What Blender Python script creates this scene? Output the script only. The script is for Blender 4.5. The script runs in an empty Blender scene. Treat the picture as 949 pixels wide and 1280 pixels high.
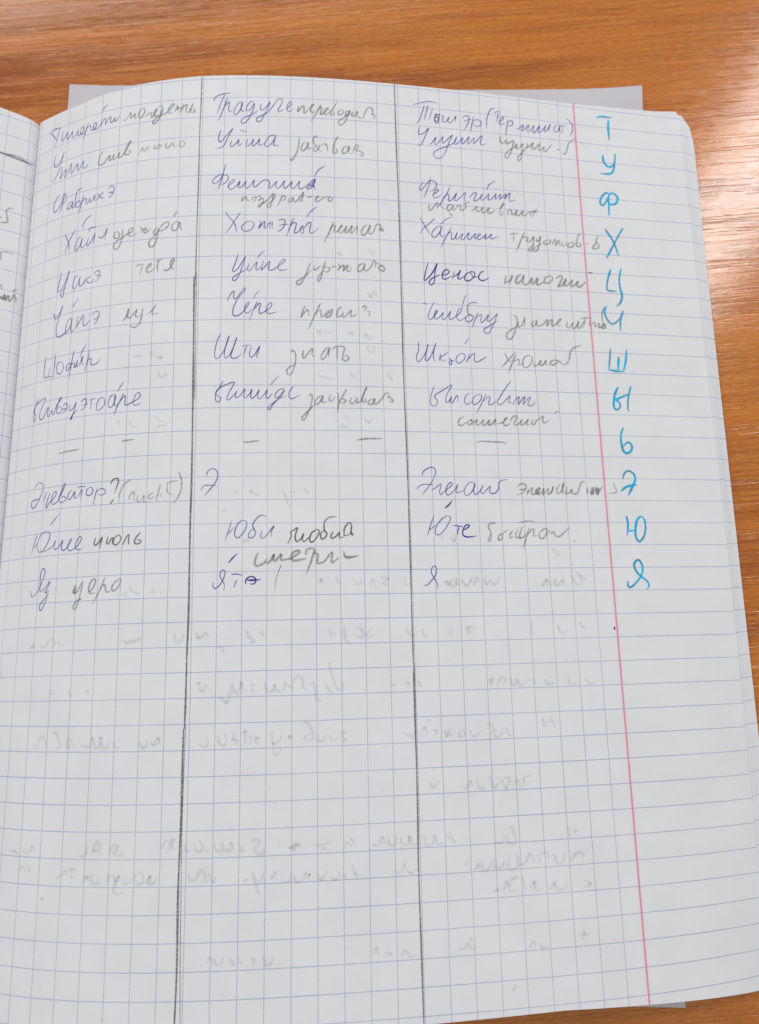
import bpy, math, random
import numpy as np

# ------------------------------------------------------------------ camera, light, exposure
SC = bpy.context.scene
MM = 0.001
FPX = 992.1406
TILT, ROLL, HCAM = 0.19416928, -0.08140695, 181.3728
cam_d = bpy.data.cameras.new('camera')
cam = bpy.data.objects.new('camera', cam_d)
SC.collection.objects.link(cam)
ct, st = math.cos(TILT), math.sin(TILT)
cr, sr = math.cos(ROLL), math.sin(ROLL)
from mathutils import Matrix, Vector
R0 = Vector((1, 0, 0)); U0 = Vector((0, ct, st)); F0 = Vector((0, st, -ct))
RR = R0 * cr + U0 * sr
UU = U0 * cr - R0 * sr
m = Matrix((( RR.x, UU.x, -F0.x, 0), (RR.y, UU.y, -F0.y, 0), (RR.z, UU.z, -F0.z, HCAM * MM), (0, 0, 0, 1)))
cam.matrix_world = m
cam_d.sensor_fit = 'VERTICAL'
cam_d.sensor_height = 36.0
cam_d.lens = 36.0 * FPX / 1280.0
cam_d.clip_start = 0.01
cam_d.clip_end = 50.0
cam_d.dof.use_dof = True
cam_d.dof.focus_distance = 0.166
cam_d.dof.aperture_fstop = cam_d.lens / 1.4
SC.camera = cam

world = bpy.data.worlds.new('World')
SC.world = world
world.use_nodes = True
bg = world.node_tree.nodes['Background']
bg.inputs[0].default_value = (0.965, 0.98, 1.0, 1)
bg.inputs[1].default_value = 0.555

def area(name, loc, target, sx, sy, power, color):
    d = bpy.data.lights.new(name, 'AREA')
    d.shape = 'RECTANGLE'; d.size = sx; d.size_y = sy; d.energy = power; d.color = color
    o = bpy.data.objects.new(name, d)
    SC.collection.objects.link(o)
    o.location = loc
    o.rotation_euler = (Vector(target) - Vector(loc)).to_track_quat('-Z', 'Y').to_euler()
    return o
area('window_light', (1.25, 1.42, 2.22), (0.0, 1.42, 2.22), 0.42, 1.45, 32, (1.0, 0.985, 0.97))
area('room_light', (-0.22, 1.34, 0.80), (-0.02, 0.08, 0.0), 0.85, 0.42, 9.5, (1.0, 0.955, 0.90))

SC.cycles.transparent_max_bounces = 64
SC.view_settings.view_transform = 'Standard'
SC.view_settings.look = 'None'
SC.view_settings.exposure = 0.0
SC.view_settings.gamma = 1.0
SC.view_settings.use_curve_mapping = False

# ------------------------------------------------------------------ node helpers
class NT:
    def __init__(self, name):
        self.m = bpy.data.materials.new(name); self.m.use_nodes = True
        self.t = self.m.node_tree; self.n = self.t.nodes; self.l = self.t.links
        self.bsdf = self.n['Principled BSDF']
    def put(self, sock, v):
        if isinstance(v, (int, float)): sock.default_value = v
        elif isinstance(v, (tuple, list)):
            sock.default_value = tuple(v) if len(v) == len(sock.default_value) else tuple(v) + (1,)
        else: self.l.new(v, sock)
    def math(self, op, a, b=0.0, c=0.0):
        n = self.n.new('ShaderNodeMath'); n.operation = op
        self.put(n.inputs[0], a); self.put(n.inputs[1], b); self.put(n.inputs[2], c)
        return n.outputs[0]
    def ramp(self, v, a, b, lo=0.0, hi=1.0, smooth=True):
        n = self.n.new('ShaderNodeMapRange')
        n.interpolation_type = 'SMOOTHSTEP' if smooth else 'LINEAR'
        self.put(n.inputs[0], v); self.put(n.inputs[1], a); self.put(n.inputs[2], b)
        self.put(n.inputs[3], lo); self.put(n.inputs[4], hi)
        return n.outputs[0]
    def mix(self, f, a, b):
        n = self.n.new('ShaderNodeMix'); n.data_type = 'RGBA'
        self.put(n.inputs[0], f); self.put(n.inputs[6], a); self.put(n.inputs[7], b)
        return n.outputs[2]
    def scale(self, vec, s, off=(0, 0, 0)):
        n = self.n.new('ShaderNodeMapping')
        self.put(n.inputs[0], vec); n.inputs[1].default_value = off; n.inputs[3].default_value = s
        return n.outputs[0]
    def noise(self, vec, sc, det=3.0, rough=0.5, dist=0.0):
        n = self.n.new('ShaderNodeTexNoise')
        self.put(n.inputs['Vector'], vec); n.inputs['Scale'].default_value = sc
        n.inputs['Detail'].default_value = det; n.inputs['Roughness'].default_value = rough
        n.inputs['Distortion'].default_value = dist
        return n.outputs['Fac']
    def bump(self, h, dist, strength=1.0, normal=None):
        n = self.n.new('ShaderNodeBump'); n.inputs['Strength'].default_value = strength
        n.inputs['Distance'].default_value = dist
        self.put(n.inputs['Height'], h)
        if normal is not None: self.l.new(normal, n.inputs['Normal'])
        return n.outputs[0]
    def obj(self):
        return self.n.new('ShaderNodeTexCoord').outputs['Object']
    def uv(self):
        return self.n.new('ShaderNodeTexCoord').outputs['UV']

def spec(b, v):
    for k in ('Specular IOR Level', 'Specular'):
        if k in b.inputs: b.inputs[k].default_value = v; return

U0C, = (58.76927761089258,)

def paper_material(name, ruled=True, base=(0.806, 0.812, 0.832), line_strength=0.70):
    t = NT(name); b = t.bsdf
    b.inputs['Roughness'].default_value = 0.75; spec(b, 0.22)
    uv = t.uv()
    fine = t.noise(uv, 2.2, 4, 0.6)
    blot = t.noise(uv, 0.09, 3, 0.55)
    tone = t.ramp(blot, 0.3, 0.7, 0.0, 1.0)
    col = t.mix(tone, tuple(c * 0.965 for c in base), base)
    col = t.mix(t.ramp(fine, 0.3, 0.75, 0.0, 0.035), col, (0.45, 0.45, 0.47))
    if ruled:
        sep = t.n.new('ShaderNodeSeparateXYZ'); t.l.new(uv, sep.inputs[0])
        wob = t.math('MULTIPLY', t.math('SUBTRACT', t.noise(uv, 0.35, 2), 0.5), 0.10)
        u = t.math('ADD', sep.outputs[0], wob); v = t.math('ADD', sep.outputs[1], wob)
        grain = t.noise(t.scale(uv, (1, 1, 1)), 3.4, 2, 0.6)
        grain = t.ramp(grain, 0.28, 0.58, 0.55, 1.0)
        def lines(x, off, hw):
            f = t.math('FRACT', t.math('ADD', t.math('DIVIDE', t.math('SUBTRACT', x, off), 5.0), 100.5))
            d = t.math('MULTIPLY', t.math('ABSOLUTE', t.math('SUBTRACT', f, 0.5)), 5.0)
            return t.ramp(d, hw, hw + 0.09, 1.0, 0.0)
        H = lines(v, 1.5, 0.035)
        V = lines(u, U0C, 0.03)
        umask = t.math('MULTIPLY', t.math('LESS_THAN', u, U0C + 87.5), t.math('GREATER_THAN', u, U0C - 47.5))
        vmask = t.math('MULTIPLY', t.math('LESS_THAN', v, 202.5), t.math('GREATER_THAN', v, 0.5))
        V = t.math('MULTIPLY', V, umask); H = t.math('MULTIPLY', H, vmask)
        band = t.ramp(t.noise(uv, 0.035, 2), 0.3, 0.7, 0.80, 1.1)
        L = t.math('MULTIPLY', t.math('MULTIPLY', t.math('MAXIMUM', H, t.math('MULTIPLY', V, 0.92)), grain), band)
        L = t.math('MULTIPLY', L, line_strength)
        col = t.mix(L, col, (0.155, 0.245, 0.53))
        dr = t.math('ABSOLUTE', t.math('SUBTRACT', u, U0C + 89.25))
        red = t.math('MULTIPLY', t.ramp(dr, 0.13, 0.27, 1.0, 0.0), t.ramp(grain, 0.3, 1.0, 0.45, 0.78))
        halo = t.ramp(dr, 0.2, 1.0, 0.06, 0.0)
        col = t.mix(t.math('MAXIMUM', red, halo), col, (0.78, 0.14, 0.24))
    t.put(b.inputs['Base Color'], col)
    bl = t.bump(t.noise(uv, 0.09, 3, 0.45), 0.0009, 0.22)
    bf = t.bump(t.noise(uv, 3.0, 3, 0.7), 0.00004, 0.5, bl)
    t.l.new(bf, b.inputs['Normal'])
    return t.m

def ink_material(name, color, lo, hi, scale=2.5, a=0.3, bq=0.6, rough=0.5):
    """a film of ink or graphite: opaque where the grain of the paper took it"""
    t = NT(name); b = t.bsdf
    b.inputs['Roughness'].default_value = rough; spec(b, 0.2)
    uv = t.uv()
    g = t.noise(uv, scale, 3, 0.65)
    lowf = t.noise(uv, 0.28, 2, 0.5)
    t.put(b.inputs['Base Color'], t.mix(t.ramp(lowf, 0.35, 0.65), tuple(c * 0.8 for c in color), tuple(min(1, c * 1.2) for c in color)))
    al = t.math('MULTIPLY', t.ramp(g, a, bq, lo, hi), t.ramp(lowf, 0.3, 0.6, 0.72, 1.0))
    # soft stroke edge from the across-stroke coordinate kept in a second map
    e = t.n.new('ShaderNodeUVMap'); e.uv_map = 'across'
    s2 = t.n.new('ShaderNodeSeparateXYZ'); t.l.new(e.outputs[0], s2.inputs[0])
    edge = t.ramp(t.math('ABSOLUTE', s2.outputs[0]), 0.45, 1.0, 1.0, 0.0)
    t.put(b.inputs['Alpha'], t.math('MULTIPLY', al, edge))
    return t.m

def wood_material():
    t = NT('wood_laminate'); b = t.bsdf
    mm = t.scale(t.obj(), (1000, 1000, 1000))
    # gentle waver of the grain
    warp = t.n.new('ShaderNodeVectorMath'); warp.operation = 'ADD'
    wn = t.math('MULTIPLY', t.math('SUBTRACT', t.noise(t.scale(mm, (0.012, 0.03, 1)), 1.0, 2), 0.5), 2.2)
    cb = t.n.new('ShaderNodeCombineXYZ'); t.put(cb.inputs[1], wn)
    t.l.new(mm, warp.inputs[0]); t.l.new(cb.outputs[0], warp.inputs[1])
    g = warp.outputs[0]
    band = t.noise(t.scale(g, (0.006, 0.11, 0.1)), 1.0, 4, 0.55)
    fib = t.noise(t.scale(g, (0.05, 1.3, 0.1)), 1.0, 4, 0.6)
    big = t.noise(t.scale(g, (0.004, 0.014, 0.1)), 1.0, 2, 0.5)
    dark, mid, light = (0.29, 0.064, 0.004), (0.53, 0.150, 0.012), (0.72, 0.27, 0.042)
    c = t.mix(t.ramp(band, 0.34, 0.62), dark, mid)
    c = t.mix(t.ramp(fib, 0.42, 0.72, 0.0, 0.55), c, light)
    c = t.mix(t.ramp(big, 0.35, 0.65, 0.0, 0.35), c, light)
    fl = t.noise(t.scale(g, (0.55, 2.6, 0.1)), 1.0, 3, 0.7)
    c = t.mix(t.ramp(fl, 0.52, 0.72, 0.0, 0.45), c, (0.74, 0.33, 0.09))
    c = t.mix(t.ramp(fl, 0.47, 0.30, 0.0, 0.6), c, (0.22, 0.048, 0.004))
    # pores: thin broken grooves in clusters along the grain
    sp = t.n.new('ShaderNodeSeparateXYZ'); t.l.new(g, sp.inputs[0])
    def comb(freq, amp, off):
        wv = t.noise(t.scale(g, (0.018, 0.16, 0.1), (off, off*0.7, 0)), 1.0, 2, 0.5)
        ph = t.math('ADD', t.math('MULTIPLY', sp.outputs[1], freq), t.math('MULTIPLY', wv, amp))
        return t.math('ABSOLUTE', t.math('SUBTRACT', t.math('FRACT', t.math('ADD', ph, 400.0)), 0.5))
    d1 = comb(0.83, 3.2, 3.0)
    d2 = comb(1.31, 4.1, 41.0)
    brk = t.ramp(t.noise(t.scale(g, (0.07, 0.75, 0.1), (7, 3, 1)), 1.0, 2), 0.42, 0.50)
    brk2 = t.ramp(t.noise(t.scale(g, (0.09, 1.0, 0.1), (2, 9, 4)), 1.0, 2), 0.46, 0.54)
    clus = t.ramp(t.noise(t.scale(g, (0.010, 0.20, 0.1), (5, 5, 0)), 1.0, 1), 0.38, 0.46)
    p1 = t.math('MULTIPLY', t.math('MULTIPLY', t.ramp(d1, 0.01, 0.11, 1.0, 0.0), brk), clus)
    p2 = t.math('MULTIPLY', t.math('MULTIPLY', t.ramp(d2, 0.015, 0.16, 1.0, 0.0), brk2), clus)
    pores = t.math('MAXIMUM', p1, p2)
    c = t.mix(t.math('MULTIPLY', pores, 0.06), c, (0.17, 0.055, 0.015))
    t.put(b.inputs['Base Color'], c)
    t.put(b.inputs['Roughness'], t.ramp(t.noise(t.scale(mm, (0.3, 0.9, 1)), 1.0, 3), 0.3, 0.7, 0.10, 0.17))
    spec(b, 0.5)
    micro = t.noise(t.scale(mm, (1.1, 1.6, 1)), 1.0, 3, 0.6)
    n = t.bump(t.noise(t.scale(g, (0.008, 0.24, 0.1), (3, 8, 0)), 1.0, 2), 0.00005, 0.5)
    n = t.bump(micro, 0.000012, 0.8, n)
    n = t.bump(t.math('MULTIPLY', pores, -1.0), 0.000004, 1.0, n)
    t.l.new(n, b.inputs['Normal'])
    return t.m

M_PAPER = paper_material('squared_paper')
M_WHITE = paper_material('plain_grey_paper', ruled=False, base=(0.64, 0.62, 0.66))
M_COVER = paper_material('cover_card', ruled=False, base=(0.42, 0.45, 0.5))
M = {
 'ink': (ink_material('blue_ballpoint_ink', (0.07, 0.066, 0.40), 0.48, 0.90, 2.4), 0.150),
 'inkdark': (ink_material('blue_ballpoint_ink_pressed', (0.04, 0.025, 0.34), 0.85, 1.0, 2.4), 0.19),
 'pencil': (ink_material('graphite', (0.23, 0.23, 0.23), 0.18, 0.68, 2.6, 0.30, 0.62), 0.25),
 'pencildark': (ink_material('graphite_pressed', (0.13, 0.125, 0.125), 0.45, 0.9, 2.6), 0.21),
 'pencillight': (ink_material('graphite_faint', (0.26, 0.26, 0.26), 0.10, 0.55, 2.6), 0.25),
 'pencilwide': (ink_material('graphite_soft', (0.25, 0.25, 0.245), 0.22, 0.62, 2.6), 0.34),
 'marker': (ink_material('cyan_felt_pen_ink', (0.005, 0.44, 0.70), 0.80, 0.97, 1.6), 0.36),
 'ghost': (ink_material('ink_showing_through', (0.27, 0.27, 0.30), 0.05, 0.155, 0.8, 0.30, 0.65), 0.46),
 'ruler': (ink_material('graphite_ruled', (0.14, 0.135, 0.135), 0.32, 0.92, 2.9, 0.34, 0.58), 0.30),
 'rulerthin': (ink_material('graphite_ruled_thin', (0.15, 0.15, 0.155), 0.30, 0.85, 2.9), 0.17),
}

# ------------------------------------------------------------------ the curved pages, in millimetres
TH = np.array([[-0.46396441, 1.00094275, -1.54414375, 0.82345691, -1.83894102, 2.01534832], [0.62722967, -3.80211347, 6.49957221, -3.14951847, 0.1785258, -0.33893079], [0.90007786, -2.21114074, 2.27001008, -1.22573486, 1.66138071, -2.01019812]])
XS, YS, YAW, Z0, Z1, UR = (-88.15288386204838, 141.51240002087846, -0.053203879467235565, 5.651757898510453, 3.7129840314966636, 176.05981380434972)
CX = np.array([0.04337836238552834, 0.07886022469678171, -0.32275862802703603, -0.22738502628497242, 0.209856329303203, 0.27469384044690565, -0.1044869039273272, 0.18398902405429368, 0.17071142387100596, 0.03719120849850855, 0.16675426554744796, 0.5370095728111233, -0.46597288833337513, 0.009225292472278592, -0.08644589005916475])
CY = np.array([-0.047244248925009794, -0.11802402879125272, 0.29855127591140984, 0.17547924582802785, -0.31137411293443035, -0.031135030477684993, -0.1669414037757713, 0.031879693452545974, -0.005564438179286503, 0.02707439551239434, 0.3874450549468462, 0.11113364618259879, -0.043060996839544965, 0.41179418249382826, -0.05643359823540008])
LQ = [0.57888897, 0.00491684, 0.44165874, 0.01716758, 2.62672293, 1.67285317]
uu = np.linspace(-1, 183, 369)
def basis(u):
    t = u / 163.0
    return np.stack([np.ones_like(t), t, t*t, t**3, np.exp(-u/9.0), np.exp(-u/30.0)], -1)
BT = basis(uu).T
def page(u, v):
    """right page: paper coordinates (mm from the spine, mm from the top) -> place on the bent sheet"""
    u = np.atleast_1d(np.asarray(u, float)); v = np.atleast_1d(np.asarray(v, float))
    q = v / 200.0
    th = np.stack([np.ones_like(q), q, q*q], -1) @ TH @ BT
    du = uu[1] - uu[0]
    def cum(f):
        o = np.zeros_like(f); o[:, 1:] = np.cumsum((f[:, 1:] + f[:, :-1]) / 2 * du, 1)
        return o - o[:, 2:3]
    xs, zs = cum(np.cos(th)), cum(np.sin(th))
    ii = (u - uu[0]) / du; i = np.clip(ii.astype(int), 0, len(uu) - 2); fr = ii - i
    n = np.arange(len(u))
    x = xs[n, i]*(1-fr) + xs[n, i+1]*fr; z = zs[n, i]*(1-fr) + zs[n, i+1]*fr
    z = z + Z0 + (Z1 - Z0) * v / 203.0
    c, s = math.cos(YAW), math.sin(YAW)
    a = u/80 - 1; b = v/100 - 1
    mono = np.stack([a**i_*b**j for i_ in range(5) for j in range(5 - i_)], -1)
    return np.stack([XS + x*c + v*s + mono@CX, YS + x*s - v*c + mono@CY, z], -1)
def ug(v): return 12.25 - 0.021*np.clip(v, 0, 140)
def left(w, v):
    """left page: w = mm from the gutter leftwards"""
    w = np.atleast_1d(np.asarray(w, float)); v = np.atleast_1d(np.asarray(v, float))
    n = 40; t = (np.arange(n) + .5)/n
    W = w[:, None]*t
    k = np.clip((W - 12)/30.0, 0, 1); k = k*k*(3 - 2*k)
    p0 = (LQ[0] + LQ[2]*v/200.0)[:, None]*np.ones_like(W)
    ph = p0*(1 - k) + (-0.155 - 0.12*v/200.0)[:, None]*k
    dx = -np.cos(ph).mean(1)*w; dz = np.sin(ph).mean(1)*w
    c, s = math.cos(YAW), math.sin(YAW)
    X = page(ug(v), v)
    return X + np.stack([dx*c, dx*s, dz], -1)

# ------------------------------------------------------------------ object helpers
COL = SC.collection
def empty(name, loc, label, cat, group=None):
    o = bpy.data.objects.new(name, None); COL.objects.link(o); o.location = loc
    o.empty_display_size = 0.02
    o['label'] = label; o['category'] = cat
    return o
def link(name, me, mat, parent=None, label=None):
    o = bpy.data.objects.new(name, me); COL.objects.link(o)
    if mat: me.materials.append(mat)
    if parent is not None:
        o.parent = parent
        root = parent
        while root.parent: root = root.parent
        if parent is root: o.matrix_parent_inverse = Matrix.Translation(-root.location)
    if label: o['label'] = label
    return o
def grid_mesh(name, P, UVs, nu, nv, thick=0.0):
    """P: (nv+1)*(nu+1) points in mm, rows first"""
    n = (nu+1)*(nv+1)
    faces = []
    for j in range(nv):
        for i in range(nu):
            a = j*(nu+1)+i
            faces.append((a, a+nu+1, a+nu+2, a+1))
    pts = [tuple(p*MM) for p in P]
    me = bpy.data.meshes.new(name)
    if thick:
        # closed sheet with a real thickness and rim
        Q = P.copy(); Q[:, 2] -= thick
        pts += [tuple(p*MM) for p in Q]
        faces += [tuple(n + k for k in reversed(f)) for f in list(faces)]
        rim = [i for i in range(nu)] ; 
        loop = [i for i in range(nu+1)] + [(j+1)*(nu+1)-1 for j in range(1, nv+1)] + \
               [nv*(nu+1)+i for i in range(nu-1, -1, -1)] + [j*(nu+1) for j in range(nv-1, 0, -1)]
        for k in range(len(loop)):
            a, b_ = loop[k], loop[(k+1) % len(loop)]
            faces.append((a, b_, n+b_, n+a))
    me.from_pydata(pts, [], faces); me.update()
    uvl = me.uv_layers.new(name='UVMap')
    UVa = np.concatenate([UVs, UVs]) if thick else UVs
    li = np.empty(len(me.loops), int); me.loops.foreach_get('vertex_index', li)
    uvl.data.foreach_set('uv', UVa[li].astype(np.float32).ravel())
    # face up
    me.polygons.foreach_set('use_smooth', [True]*len(me.polygons))
    if thick:
        try: me.set_sharp_from_angle(angle=math.radians(50))
        except Exception: pass
    return me

def vtop(u): return np.interp(u, [12, 27, 40, 58, 103, 148, 170, 176], [1.9, 2.3, 1.2, 0.55, 0.85, 0.65, 0.0, -0.6])
def vbot(u): return np.interp(u, [10, 60, 106, 131, 173], [203.2, 203.0, 202.9, 202.6, 204.3])

# ------------------------------------------------------------------ table (the setting)
TX0, TX1, TY0, TY1 = -700, 700, -420, 560
def relief(parent, mat):
    """the embossed pores of the laminate: low broken ribs running along the grain, in bunches"""
    rng = np.random.RandomState(21)
    V = []; F = []; n0 = 0
    y = -170.0
    while y < 330:
        near = -120 < y < 240
        y += rng.uniform(2.0, 5.2) if near else rng.uniform(5, 11)
        nl = rng.randint(2, 5)
        ph1, ph2 = rng.uniform(0, 6.28, 2)
        offs = np.cumsum(rng.uniform(0.38, 0.95, nl))
        for o_ in offs:
            x = -300.0 + rng.uniform(0, 30)
            wob = rng.uniform(0, 6.28)
            while x < 300:
                L = min(rng.gamma(1.7, 6.5) + 1.5, 45)
                if rng.rand() < 0.82:
                    k = max(4, int(L/1.1)); xs = np.linspace(x, x+L, k+1)
                    yc = y + o_ + 0.9*np.sin(xs*0.013+ph1) + 0.35*np.sin(xs*0.041+ph2) + 0.10*np.sin(xs*0.23+wob) + 0.05*rng.normal(size=k+1)
                    env = np.sin(np.linspace(0.08, np.pi-0.08, k+1))**0.5
                    w = rng.uniform(0.08, 0.15)*env*rng.uniform(0.7, 1.2, k+1)
                    h = w*0.85*rng.uniform(0.20, 0.85)*rng.uniform(0.7, 1.25, k+1)
                    z0 = np.full(k+1, -0.004)
                    a = np.stack([xs, yc-w, z0], -1); b = np.stack([xs, yc-w*0.15, h], -1)
                    c = np.stack([xs, yc+w*0.15, h], -1); d = np.stack([xs, yc+w, z0], -1)
                    V.append(np.concatenate([a, b, c, d])); m_ = k+1
                    i = np.arange(k)
                    for s_ in range(3):
                        F.append(np.stack([n0+s_*m_+i, n0+s_*m_+i+1, n0+(s_+1)*m_+i+1, n0+(s_+1)*m_+i], -1))
                    n0 += 4*m_
                x += L + rng.gamma(1.2, 2.4)
    V = np.concatenate(V)*MM; F = np.concatenate(F)
    me = bpy.data.meshes.new('grain_relief')
    me.vertices.add(len(V)); me.vertices.foreach_set('co', V.astype(np.float32).ravel())
    me.loops.add(F.size); me.loops.foreach_set('vertex_index', F.astype(np.int32).ravel())
    me.polygons.add(len(F)); me.polygons.foreach_set('loop_start', np.arange(0, F.size, 4, dtype=np.int32))
    me.update(calc_edges=True); me.validate()
    o = link('grain_relief', me, mat, parent)
    o['kind'] = 'stuff'
    print('relief quads', len(F))
def table():
    me = bpy.data.meshes.new('table_top')
    import bmesh
    bm = bmesh.new()
    bmesh.ops.create_cube(bm, size=1.0)
    for v in bm.verts:
        v.co = Vector(((TX0 if v.co.x < 0 else TX1)*MM, (TY0 if v.co.y < 0 else TY1)*MM, (-22 if v.co.z < 0 else 0)*MM))
    bmesh.ops.bevel(bm, geom=list(bm.edges), offset=0.0015, segments=2, affect='EDGES')
    bm.to_mesh(me); bm.free()
    mat = wood_material()
    o = link('table_top', me, mat)
    o['kind'] = 'structure'
    o['label'] = 'orange brown wood grain laminate table top under the notebook'
    relief(o, mat)
    return o
table()

# ------------------------------------------------------------------ grey sheet lying under the notebook
def loose_sheet():
    A = [-71.57216634464672, 155.47987124903574, -0.09992849129670776, 148.31689253203498, 215.1613748404002]
    ca, sa = math.cos(A[2]), math.sin(A[2])
    nu, nv = 60, 84
    rnd = np.random.RandomState(4)
    Wd, Hd = A[3], A[4]
    P = []; UVs = []
    for j in range(nv+1):
        for i in range(nu+1):
            a, b = i/nu*Wd, j/nv*Hd
            # the free corners lift a little off the table
            lift = 0.25 + 1.3*max(0, (a/Wd - 0.86)/0.14)**2*max(0, 1 - b/26) + 0.5*max(0, 1-a/10)*max(0, 1-b/10)
            edge = 0.35*math.sin(a*0.045+0.6)*max(0, 1 - b/12)
            P.append((A[0] + a*ca + (b-edge)*sa, A[1] + a*sa - (b-edge)*ca, lift)); UVs.append((a, b))
    me = grid_mesh('loose_sheet', np.array(P), np.array(UVs), nu, nv, 0.14)
    o = link('loose_sheet', me, M_WHITE)
    o['label'] = 'plain grey paper sheet lying flat on the table beneath the notebook, corners sticking out'
    o['category'] = 'paper'
loose_sheet()

# ------------------------------------------------------------------ notebook
base = page([11.0], [100.0])[0]*MM
NB = empty('notebook', (float(base[0]), float(base[1]), 0.0005), 'open squared paper notebook filled with a handwritten Cyrillic word list in blue pen and pencil', 'notebook')

def sheet_right(name, f, grow, nu, nv, thick, dv=0.0, corner=1.4, fe=0.0):
    ur = UR + 0.2 + grow
    P = []; UVs = []
    us = np.linspace(0, 1, nu+1); vs = np.linspace(0, 1, nv+1)
    # denser near the gutter
    us = us**1.7 if nu > 100 else us**1.4
    Ug, Vg = np.meshgrid(us, vs)
    v = 0.0 + Vg*203.0
    # two passes to settle the edges
    u = ug(v) + Ug*(ur - ug(v))
    v = vtop(u) + dv + Vg*(vbot(u) - vtop(u))
    # worn right-hand corners
    edge = np.interp(v, [vtop(UR)+dv, vtop(UR)+dv+1.2, vtop(UR)+dv+corner, vtop(UR)+dv+corner*2.2], [corner*0.55, corner*0.30, corner*0.08, 0.0])
    edge = edge + np.interp(204.3 - v, [0, 1.0, 3.0], [1.6, 0.5, 0.0])
    u = ug(v) + Ug*(ur - edge - ug(v))
    X = page(u.ravel(), v.ravel())
    # a little wave along the fore-edge
    k = np.clip((u.ravel() - 150)/26, 0, 1)
    X[:, 2] += 0.10*k*np.sin(v.ravel()*0.07 + f*40)
    ke = np.clip((u.ravel() - 138)/38, 0, 1); fe_ = f + fe*ke*ke*(3 - 2*ke)
    X[:, 2] = 0.75 + (X[:, 2] - 0.75)*(1 - fe_)
    X[:, 2] -= 1.3*np.exp(-(u.ravel() - ug(v.ravel()))/0.45)*(1 - f)
    me = grid_mesh(name, X, np.stack([u.ravel() - (0.0 if f == 0 else grow*0.4), v.ravel() + (0 if f == 0 else 0.35 + f*1.5)], -1), nu, nv, thick)
    return me

RP = link('right_page', sheet_right('right_page', 0.0, 0.0, 190, 170, 0.09), M_PAPER, NB,
          'right hand page with the word list')
lower = [(0.035, 1.0, .15), (0.06, 1.8, .29), (0.085, 2.5, .41), (0.115, 3.2, .51), (0.15, 3.8, .58), (0.22, 3.9, .56), (0.33, 3.7, .48), (0.46, 3.4, .38), (0.60, 3.0, .27), (0.75, 2.6, .16), (0.88, 2.2, .06)]
for f, gr, fe in lower:
    link('page', sheet_right('page', f, gr, 70, 60, 0.09, corner=1.4 + 1.1*min(gr, 3), fe=fe), M_PAPER, NB)

def sheet_left(name, f, wmax, nu, nv, thick):
    us = np.linspace(0, 1, nu+1)**2.0; vs = np.linspace(0, 1, nv+1)
    Ug, Vg = np.meshgrid(us, vs)
    w = Ug*wmax
    vt = np.interp(w, [0, 1.5, 4, 10, 160], [1.9, 1.55, 1.2, 0.75, 0.3])
    v = vt + Vg*(203.4 - vt)
    X = left(w.ravel(), v.ravel())
    X[:, 2] = 0.75 + (X[:, 2] - 0.75)*(1 - f)
    UVs = np.stack([U0C - 45 + (w.ravel() - 1.673), v.ravel() - 2.627 + 1.5], -1)
    # both pages dive into the crease where they meet
    X[:, 2] -= 1.9*np.exp(-w.ravel()/0.55)*(1 - f)
    return grid_mesh(name, X, UVs, nu, nv, thick)
LP = link('left_page', sheet_left('left_page', 0.0, 163, 90, 100, 0.09), M_PAPER, NB, 'left hand page, only its inner strip in view')
for f, wm in [(0.05, 163.4), (0.10, 164), (0.2, 164.6), (0.36, 164.4), (0.54, 164), (0.72, 163.6), (0.88, 163.2)]:
    link('page', sheet_left('page', f, wm, 50, 40, 0.09), M_PAPER, NB)

def gutter_fold():
    """the folded spine of the signature: both pages plunge into it"""
    vs = np.linspace(2.2, 203.0, 120)
    A = page(ug(vs) + 0.05, vs)
    rows = []
    for k, (dx, dz) in enumerate([(0.25, -1.5), (0.05, -2.0), (0.0, -3.0), (0.0, -4.5)]):
        B = A.copy(); B[:, 0] += dx - 0.1; B[:, 2] = np.maximum(B[:, 2] + dz, 0.8); rows.append(B)
    P = np.concatenate(rows)
    UVs = np.concatenate([np.stack([np.full_like(vs, U0C - 60), vs], -1)]*4)
    return grid_mesh('fold', P, UVs, 119, 3, 0)
link('fold', gutter_fold(), M_PAPER, NB)

def cover():
    c, s = math.cos(YAW), math.sin(YAW)
    nu, nv = 40, 20
    P = []; UVs = []
    org = page([11.0], [0.0])[0]
    for j in range(nv+1):
        for i in range(nu+1):
            a = -162 + (162+156)*i/nu; b = 3.0 + 197*j/nv
            P.append((org[0] + a*c + b*s, org[1] + a*s - b*c, 0.78)); UVs.append((a, b))
    return grid_mesh('cover', np.array(P), np.array(UVs), nu, nv, 0.3)
link('cover', cover(), M_COVER, NB)

# ------------------------------------------------------------------ writing: ribbons of ink lying on the page
def catmull(pts, step=0.28):
    pts = np.array(pts, float)
    if len(pts) == 1: pts = np.vstack([pts, pts + 0.05])
    if len(pts) == 2:
        n = max(2, int(np.linalg.norm(pts[1]-pts[0])/step)+1)
        t = np.linspace(0, 1, n)[:, None]
        return pts[0]*(1-t) + pts[1]*t
    P = np.vstack([2*pts[0]-pts[1], pts, 2*pts[-1]-pts[-2]])
    out = []
    for i in range(1, len(P)-2):
        p0, p1, p2, p3 = P[i-1], P[i], P[i+1], P[i+2]
        n = max(2, int(np.linalg.norm(p2-p1)/step)+1)
        for k in range(n):
            t = k/n
            out.append(0.5*((2*p1)+(-p0+p2)*t+(2*p0-5*p1+4*p2-p3)*t*t+(-p0+3*p1-3*p2+p3)*t**3))
    out.append(P[-2])
    return np.array(out)

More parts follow.
